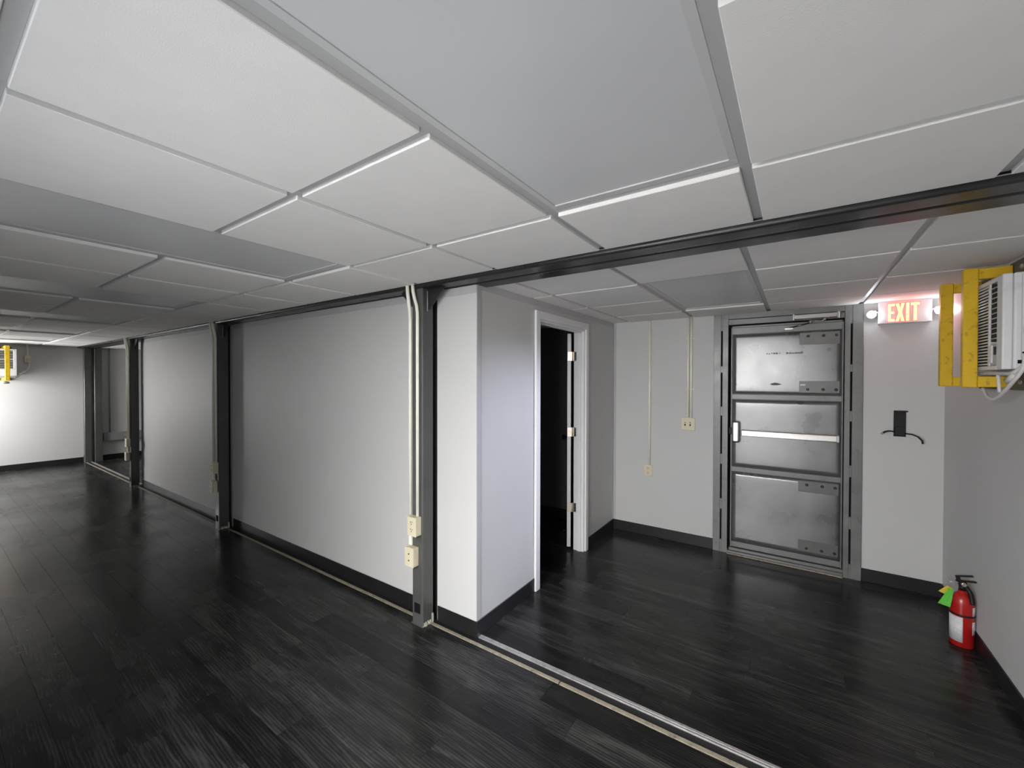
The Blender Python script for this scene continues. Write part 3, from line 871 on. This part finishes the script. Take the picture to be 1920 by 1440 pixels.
# beam of the left emergency lamp on the closet wall
sp = bpy.data.lights.new('emergency_beam', 'SPOT'); sp.energy = 330; sp.color = (0.74, 0.78, 1.0); sp.spot_size = math.radians(44); sp.spot_blend = 1.0
sp.shadow_soft_size = 0.03
so = bpy.data.objects.new('emergency_beam', sp); C.objects.link(so); so.location = (0.46, YW - 0.11, 2.15)
dv = Vector((XS, 2.45, 0.85)) - so.location
so.rotation_euler = dv.to_track_quat('-Z', 'Y').to_euler()

# ------------------------------------------------------------------ wall plates and conduits on the door wall
o = thing('wall_outlet', 'ivory duplex outlet at the end of the single conduit on the door wall', 'outlet', (-1.297, YW, 0.634))
B('plate', IVORY, o, -1.343, -1.251, YW - 0.012, YW, 0.634, 0.755, bev=0.004)
outlet_face(o, -1.297, YW - 0.012, 0.694)
o = thing('light_switch', 'square ivory double plate under the paired conduits by the exit door', 'switch', (-0.9, YW, 1.15))
B('plate', IVORY, o, -0.966, -0.834, YW - 0.012, YW, 1.150, 1.278, bev=0.004)
for dx in (-0.028, 0.02):
    B('toggle', SLOT, o, -0.9 + dx - 0.006, -0.9 + dx + 0.006, YW - 0.0125, YW - 0.011, 1.195, 1.232)
    B('toggle_tip', IVORY, o, -0.9 + dx - 0.004, -0.9 + dx + 0.004, YW - 0.020, YW - 0.0125, 1.214, 1.226)
for lab, xs, zb, straps in (('single ivory conduit running from the ceiling to the wall outlet', (-1.283,), 0.756, (2.085, 1.432)),
                            ('paired ivory conduits running from the ceiling to the double switch plate', (-0.902, -0.873), 1.279, (2.073, 1.566))):
    c = thing('conduit', lab, 'conduit', (sum(xs) / len(xs), YW - 0.01, zb), 'conduits on the door wall')
    for q in xs:
        MB().tube([(q, YW - 0.012, zb), (q, YW - 0.012, 2.287)], 0.0115, 10).build('pipe', IVORYW, c)
    for zs in straps:
        a, b = xs[0] - 0.017, xs[-1] + 0.017
        stp = B('strap', IVORYW, c, a - 0.006, b + 0.006, YW - 0.0025, YW, zs - 0.006, zs + 0.006)
        for q, dz in ((a, -0.008 if len(xs) > 1 else 0), (b, 0.008 if len(xs) > 1 else 0)):
            MB().ball((q, YW - 0.004, zs + dz), 0.007, 1, 0.6, 1, 10).build('screw', SCREW, stp)

# extinguisher hook
o = thing('wall_bracket', 'empty black extinguisher bracket with two curved arms on the wall', 'bracket', (0.675, YW, 1.21))
B('back_plate', BLACKM, o, 0.640, 0.712, YW - 0.012, YW, 1.212, 1.418, bev=0.002)
B('lip', BLACKM, o, 0.640, 0.722, YW - 0.03, YW - 0.012, 1.408, 1.418, bev=0.002)
B('buckle', BLACKM, o, 0.643, 0.709, YW - 0.022, YW - 0.012, 1.222, 1.29, bev=0.004)
MB().tube([(0.645, YW - 0.018, 1.250), (0.61, YW - 0.03, 1.255), (0.585, YW - 0.05, 1.25), (0.565, YW - 0.07, 1.238)], 0.007, 8, flat=0.5).build('strap_arm', BLACKM, o)
MB().tube([(0.705, YW - 0.018, 1.240), (0.745, YW - 0.03, 1.236), (0.775, YW - 0.05, 1.222), (0.795, YW - 0.07, 1.195), (0.797, YW - 0.075, 1.172)], 0.007, 8, flat=0.5).build('strap_arm', BLACKM, o)
MB().ball((0.563, YW - 0.071, 1.236), 0.009).build('arm_tip', CLOSER, o)


# ------------------------------------------------------------------ yellow guards and air conditioners
def guard(yc, label, group):
    t = thing('guard_bar', label, 'guard', (XR, yc, 1.62), group)
    w2 = 0.028
    x0, x1 = 0.731, 0.787
    B('upright', YELLOW, t, x0, x1, yc - 0.005, yc + 0.04, 1.622, 2.252, bev=0.004)
    B('arm', YELLOW, t, x1, XR - 0.02, yc, yc + 0.034, 2.192, 2.248, bev=0.003)
    B('arm', YELLOW, t, x1, XR - 0.02, yc, yc + 0.034, 1.624, 1.680, bev=0.003)
    for z in (2.220, 1.652):
        pl = B('mount_plate', OLIVE, t, XR - 0.018, XR, yc - 0.16, yc + 0.05, z - 0.042, z + 0.042, bev=0.002)
        MB().ball((XR - 0.02, yc - 0.10, z), 0.014, 0.6, 1, 1, 12).build('bolt', CLOSER, pl)
    return t


guard(3.20, 'near yellow steel guard bar across the air conditioner by the exit', 'yellow guards by the exit')
guard(3.625, 'far yellow steel guard bar, nearest the exit sign', 'yellow guards by the exit')

ac = thing('air_conditioner', 'white window air conditioner behind yellow guards on the right wall', 'air conditioner', (XR, 3.2, 1.705))
ax0, ay0, ay1, az0, az1 = 0.80, 2.93, 3.47, 1.712, 2.165
B('body', ACW, ac, 0.835, XR, ay0, ay1, az0, az1, bev=0.008, seg=2)
fr = MB()
fr.box(ax0, 0.835, ay0 + 0.006, ay0 + 0.075, az0, az1, bev=0.006, seg=2)
fr.box(ax0, 0.835, ay1 - 0.02, ay1 - 0.002, az0, az1, bev=0.004)
fr.box(ax0, 0.835, ay0 + 0.075, ay1 - 0.02, az1 - 0.022, az1, bev=0.003)
fr.box(ax0, 0.835, ay0 + 0.075, ay1 - 0.02, az0, az0 + 0.02, bev=0.003)
fr.box(ax0, 0.835, ay0 + 0.165, ay0 + 0.185, az0 + 0.02, az1 - 0.022, bev=0.002)
front = fr.build('front_panel', ACW, ac)
B('dark_core', ACD, ac, 0.828, 0.834, ay0 + 0.08, ay1 - 0.03, az0 + 0.02, az1 - 0.03)
n = 26
for k in range(n):
    z = az0 + 0.03 + k * (az1 - az0 - 0.06) / (n - 1)
    piece('slat', ACW, front, 0.803, 0.811, ay0 + 0.186, ay1 - 0.021, z - 0.0035, z + 0.0035, 0.001)
for k in range(11):
    z = 1.866 + k * 0.025
    piece('fin', ACG, front, 0.802, 0.808, ay0 + 0.077, ay0 + 0.164, z - 0.0025, z + 0.0025, 0.0008)
B('vent_shade', ACD, front, 0.806, 0.828, ay0 + 0.152, ay0 + 0.165, 1.852, az1 - 0.024)  # dark strip added to stand in for shade inside the vent
cp = B('control_panel', ACG, front, 0.803, 0.826, ay0 + 0.077, ay0 + 0.164, az0 + 0.022, 1.845, bev=0.003)
B('display', ACD, cp, 0.801, 0.804, ay0 + 0.085, ay0 + 0.112, 1.785, 1.825)
B('flap', ACW, cp, 0.797, 0.804, ay0 + 0.125, ay0 + 0.16, 1.745, 1.835, bev=0.003)
B('vent_notch', SLOT, ac, 0.862, 0.876, ay0 - 0.0012, ay0 + 0.001, 1.785, 1.793)
B('vent_notch', SLOT, ac, 0.848, 0.870, ay0 - 0.0012, ay0 + 0.001, 1.738, 1.755)
B('case_seam', ACG, ac, 0.858, 0.861, ay0 - 0.001, ay0 + 0.001, az0 + 0.01, az1 - 0.01)

co = thing('power_cord', 'white power cord looping under the air conditioner by the exit', 'cord', (0.84, 3.0, 1.6))


def sm(pts, n=6):
    """smooth a polyline (Catmull-Rom)"""
    P_ = [Vector(p) for p in pts]; P_ = [P_[0] * 2 - P_[1]] + P_ + [P_[-1] * 2 - P_[-2]]
    out = []
    for i in range(1, len(P_) - 2):
        a, b, c, d = P_[i - 1:i + 3]
        for k in range(n):
            t_ = k / n
            out.append(0.5 * ((2 * b) + (c - a) * t_ + (2 * a - 5 * b + 4 * c - d) * t_ ** 2 + (3 * b - a - 3 * c + d) * t_ ** 3))
    out.append(P_[-2]); return out


MB().tube(sm([(0.868, 2.915, 1.90), (0.872, 2.912, 1.80), (0.862, 2.905, 1.735), (0.838, 2.95, 1.695), (0.83, 3.06, 1.694), (0.826, 3.22, 1.6955), (0.826, 3.40, 1.695)]), 0.0085, 8).build('cord', CORD, co)
MB().tube(sm([(0.865, 2.908, 1.78), (0.856, 2.90, 1.715), (0.838, 2.95, 1.648), (0.83, 3.06, 1.585), (0.83, 3.16, 1.562), (0.83, 3.24, 1.578), (0.83, 3.29, 1.615)]), 0.0085, 8).build('cord', CORD, co)
MB().tube(sm([(0.830, 3.09, 1.690), (0.828, 3.07, 1.65), (0.828, 3.06, 1.60)]), 0.007, 8).build('cord', CORD, co)
MB().tube([(0.846, 2.93, 1.690), (0.835, 2.98, 1.655)], [0.014, 0.018], 8).build('cord_clamp', CORD, co)

# far end wall: air conditioner, guard, outlet
ac2 = thing('air_conditioner', 'white window air conditioner on the far end wall', 'air conditioner', (XL, 0.80, 1.70))
bx0, by0, by1, bz0, bz1 = -11.34, 0.52, 1.105, 1.71, 2.175
B('body', ACW, ac2, XL, bx0 + 0.01, by0, by1, bz0, bz1, bev=0.008, seg=2)
fp = MB()
fp.box(bx0 + 0.01, bx0 + 0.035, by0, by1, bz0, 1.83, bev=0.004); fp.box(bx0 + 0.01, bx0 + 0.035, by0, by1, 2.15, bz1, bev=0.004)
fp.box(bx0 + 0.01, bx0 + 0.035, by0, by0 + 0.04, 1.83, 2.15, bev=0.004); fp.box(bx0 + 0.01, bx0 + 0.035, by1 - 0.04, by1, 1.83, 2.15, bev=0.004)
fp.box(bx0 + 0.01, bx0 + 0.035, by0 + 0.04, by1 - 0.04, 1.985, 2.0)
fp2 = fp.build('front_panel', ACW, ac2)
B('dark_core', ACD, ac2, bx0 + 0.008, bx0 + 0.014, by0 + 0.04, by1 - 0.04, 1.83, 2.15)
for k in range(11):
    z = 1.845 + k * 0.029
    piece('slat', ACG, fp2, bx0 + 0.016, bx0 + 0.032, by0 + 0.041, by1 - 0.041, z - 0.005, z + 0.004, 0.001)
gb = thing('guard_bar', 'yellow steel guard bar in front of the far air conditioner', 'guard', (XL, 0.98, 1.62))
B('upright', YELLOW, gb, -11.16, -11.115, 0.955, 1.01, 1.625, 2.225, bev=0.005)
B('arm', YELLOW, gb, XL + 0.02, -11.16, 0.955, 1.01, 2.178, 2.225, bev=0.004)
B('arm', YELLOW, gb, XL + 0.02, -11.16, 0.955, 1.01, 1.625, 1.672, bev=0.004)
for z in (2.2, 1.65):
    B('mount_plate', OLIVE, gb, XL, XL + 0.02, 0.85, 1.08, z - 0.022, z + 0.022, bev=0.002)
o = thing('round_cover', 'small white round cover under the far air conditioner behind the yellow guard', 'cover', (-11.28, 0.94, 1.572))
MB().lathe([(0.075, 0.0), (0.082, 0.012), (0.07, 0.035), (0.03, 0.045)], (-11.28, 0.94, 1.572), 20, ax=2).build('cap', ACW, o)
o = thing('wall_outlet', 'grey-ivory outlet box with a plug beside the far air conditioner', 'outlet', (XL, 1.265, 1.955))
B('box', IVORY, o, XL, XL + 0.05, 1.225, 1.303, 1.957, 2.08, bev=0.004)
B('plug', CORD, o, XL + 0.05, XL + 0.085, 1.25, 1.28, 1.98, 2.03, bev=0.005)
MB().tube([(XL + 0.02, 1.265, 2.08), (XL + 0.02, 1.265, 2.284)], 0.014, 8).build('conduit', IVORYW, o)
o = thing('power_cord', 'short white cord hanging between far outlet and far air conditioner', 'cord', (XL + 0.1, 1.2, 1.7))
MB().tube(sm([(XL + 0.07, 1.27, 1.985), (XL + 0.08, 1.28, 1.91), (XL + 0.09, 1.25, 1.82), (XL + 0.15, 1.20, 1.76), (XL + 0.2, 1.14, 1.70), (XL + 0.25, 1.09, 1.675)]), 0.008, 8).build('cord', CORD, o)
MB().tube([(XL + 0.12, 1.225, 1.785), (XL + 0.17, 1.16, 1.735)], 0.02, 8).build('cord_clamp', ACW, o)

# ------------------------------------------------------------------ beyond the far opening
o = thing('electrical_trough', 'long grey electrical trough on the wall beyond the far opening', 'trough', (XL, 2.6, 0.39))
B('body', TROUGH, o, XL, XL + 0.06, 2.265, 2.98, 0.39, 0.56, bev=0.004)
B('warning_print', ORANGE, o, XL + 0.06, XL + 0.0608, 2.57, 2.68, 0.482, 0.505)
MB().tube([(XL + 0.02, 2.365, 0.56), (XL + 0.02, 2.365, 2.286)], 0.011, 8).build('conduit', TROUGH, o)

# ------------------------------------------------------------------ fire extinguisher
ex, ey = 0.866, 3.735
f = thing('fire_extinguisher', 'red fire extinguisher with green and yellow tags standing on the floor in the corner', 'fire extinguisher', (ex, ey, 0))
r = 0.0555
MB().lathe([(r - 0.006, 0.0), (r, 0.008), (r, 0.262), (r - 0.003, 0.285), (r - 0.012, 0.308), (r - 0.026, 0.325), (0.02, 0.334), (0.018, 0.345)], (ex, ey, 0), 32).build('cylinder', RED, f)
MB().lathe([(r + 0.0005, 0.0), (r + 0.003, 0.003), (r + 0.003, 0.009), (r + 0.0005, 0.012)], (ex, ey, 0.195), 32).build('band', BLACKM, f)


def wrap(a0, a1, z0, z1, rr, name, mat):
    b = MB(); bm_ = b.bm; n_ = 10; prev = None
    for k in range(n_ + 1):
        a = math.radians(a0 + (a1 - a0) * k / n_)
        q = [bm_.verts.new((ex + R * math.cos(a), ey + R * math.sin(a), z)) for R, z in ((rr, z0), (rr, z1), (rr - 0.0008, z1), (rr - 0.0008, z0))]
        if prev:
            for i in range(4):
                fc = bm_.faces.new((prev[i], q[i], q[(i + 1) % 4], prev[(i + 1) % 4])); fc.smooth = i in (0, 2)
        else:
            bm_.faces.new(q[::-1])
        prev = q
    bm_.faces.new(prev)
    bmesh.ops.recalc_face_normals(bm_, faces=bm_.faces[:])
    return b.build(name, mat, f)


wrap(175, 262, 0.035, 0.19, r + 0.001, 'label', LABELP)
wrap(310, 345, 0.09, 0.17, r + 0.001, 'label', LABELP)
wrap(310, 345, 0.205, 0.26, r + 0.001, 'label', LABELP)
vb = MB(); vb.tube([(ex, ey, 0.345), (ex, ey, 0.375)], 0.016, 12); vb.box(ex - 0.018, ex + 0.018, ey - 0.014, ey + 0.014, 0.372, 0.398, bev=0.003)
v = vb.build('valve', BLACKM, f)
hv = MB()
hv.box(ex - 0.03, ex + 0.062, ey - 0.010, ey + 0.010, 0.398, 0.405, bev=0.002)
hv.rot(-0.12, (ex, ey, 0.4), 'Y').build('lever', BLACKM, f)
hv = MB(); hv.box(ex - 0.01, ex + 0.055, ey - 0.010, ey + 0.010, 0.428, 0.435, bev=0.002)
hv.box(ex - 0.025, ex - 0.005, ey - 0.008, ey + 0.008, 0.40, 0.435, bev=0.002)
hv.rot(-0.22, (ex, ey, 0.4), 'Y').build('lever', BLACKM, f)
MB().lathe([(0.013, 0), (0.013, -0.012), (0.010, -0.014)], (ex + 0.002, ey - 0.014, 0.386), 14, ax=1).build('gauge', NICKEL, f)
MB().tube(sm([(ex - 0.018, ey, 0.385), (ex - 0.05, ey - 0.006, 0.40), (ex - 0.06, ey - 0.006, 0.425)]), 0.006, 8).build('nozzle', CLOSER, f)
MB().tube(sm([(ex + 0.01, ey - 0.012, 0.375), (ex + 0.025, ey - 0.03, 0.35), (ex + 0.032, ey - 0.036, 0.315), (ex + 0.034, ey - 0.044, 0.28)]), [0.012] * 19, 8).build('hose', BLACKM, f)
rg = [(ex - 0.045 + 0.014 * math.cos(k * math.pi / 6), ey - 0.008, 0.372 + 0.016 * math.sin(k * math.pi / 6)) for k in range(13)]
MB().tube(rg, 0.0018, 6).build('pull_ring', CLOSER, f)


def card(pts, name, mat, th=0.0015):
    b = MB(); bm_ = b.bm
    P_ = [Vector(p) for p in pts]; nn = (P_[1] - P_[0]).cross(P_[2] - P_[0]).normalized() * th
    A = [bm_.verts.new(p) for p in P_]; D = [bm_.verts.new(p + nn) for p in P_]
    bm_.faces.new(A); bm_.faces.new(D[::-1]); k = len(P_)
    for i in range(k): bm_.faces.new((A[i], D[i], D[(i + 1) % k], A[(i + 1) % k]))
    bmesh.ops.recalc_face_normals(bm_, faces=bm_.faces[:])
    return b.build(name, mat, f)


card([(ex - 0.042, ey - 0.012, 0.345), (ex - 0.072, ey - 0.02, 0.362), (ex - 0.112, ey - 0.026, 0.318), (ex - 0.085, ey - 0.02, 0.305)], 'tag_yellow', TAGY)
card([(ex - 0.045, ey - 0.03, 0.345), (ex - 0.068, ey - 0.034, 0.350), (ex - 0.118, ey - 0.046, 0.248), (ex - 0.062, ey - 0.044, 0.236), (ex - 0.052, ey - 0.036, 0.29)], 'tag_green', TAGG)
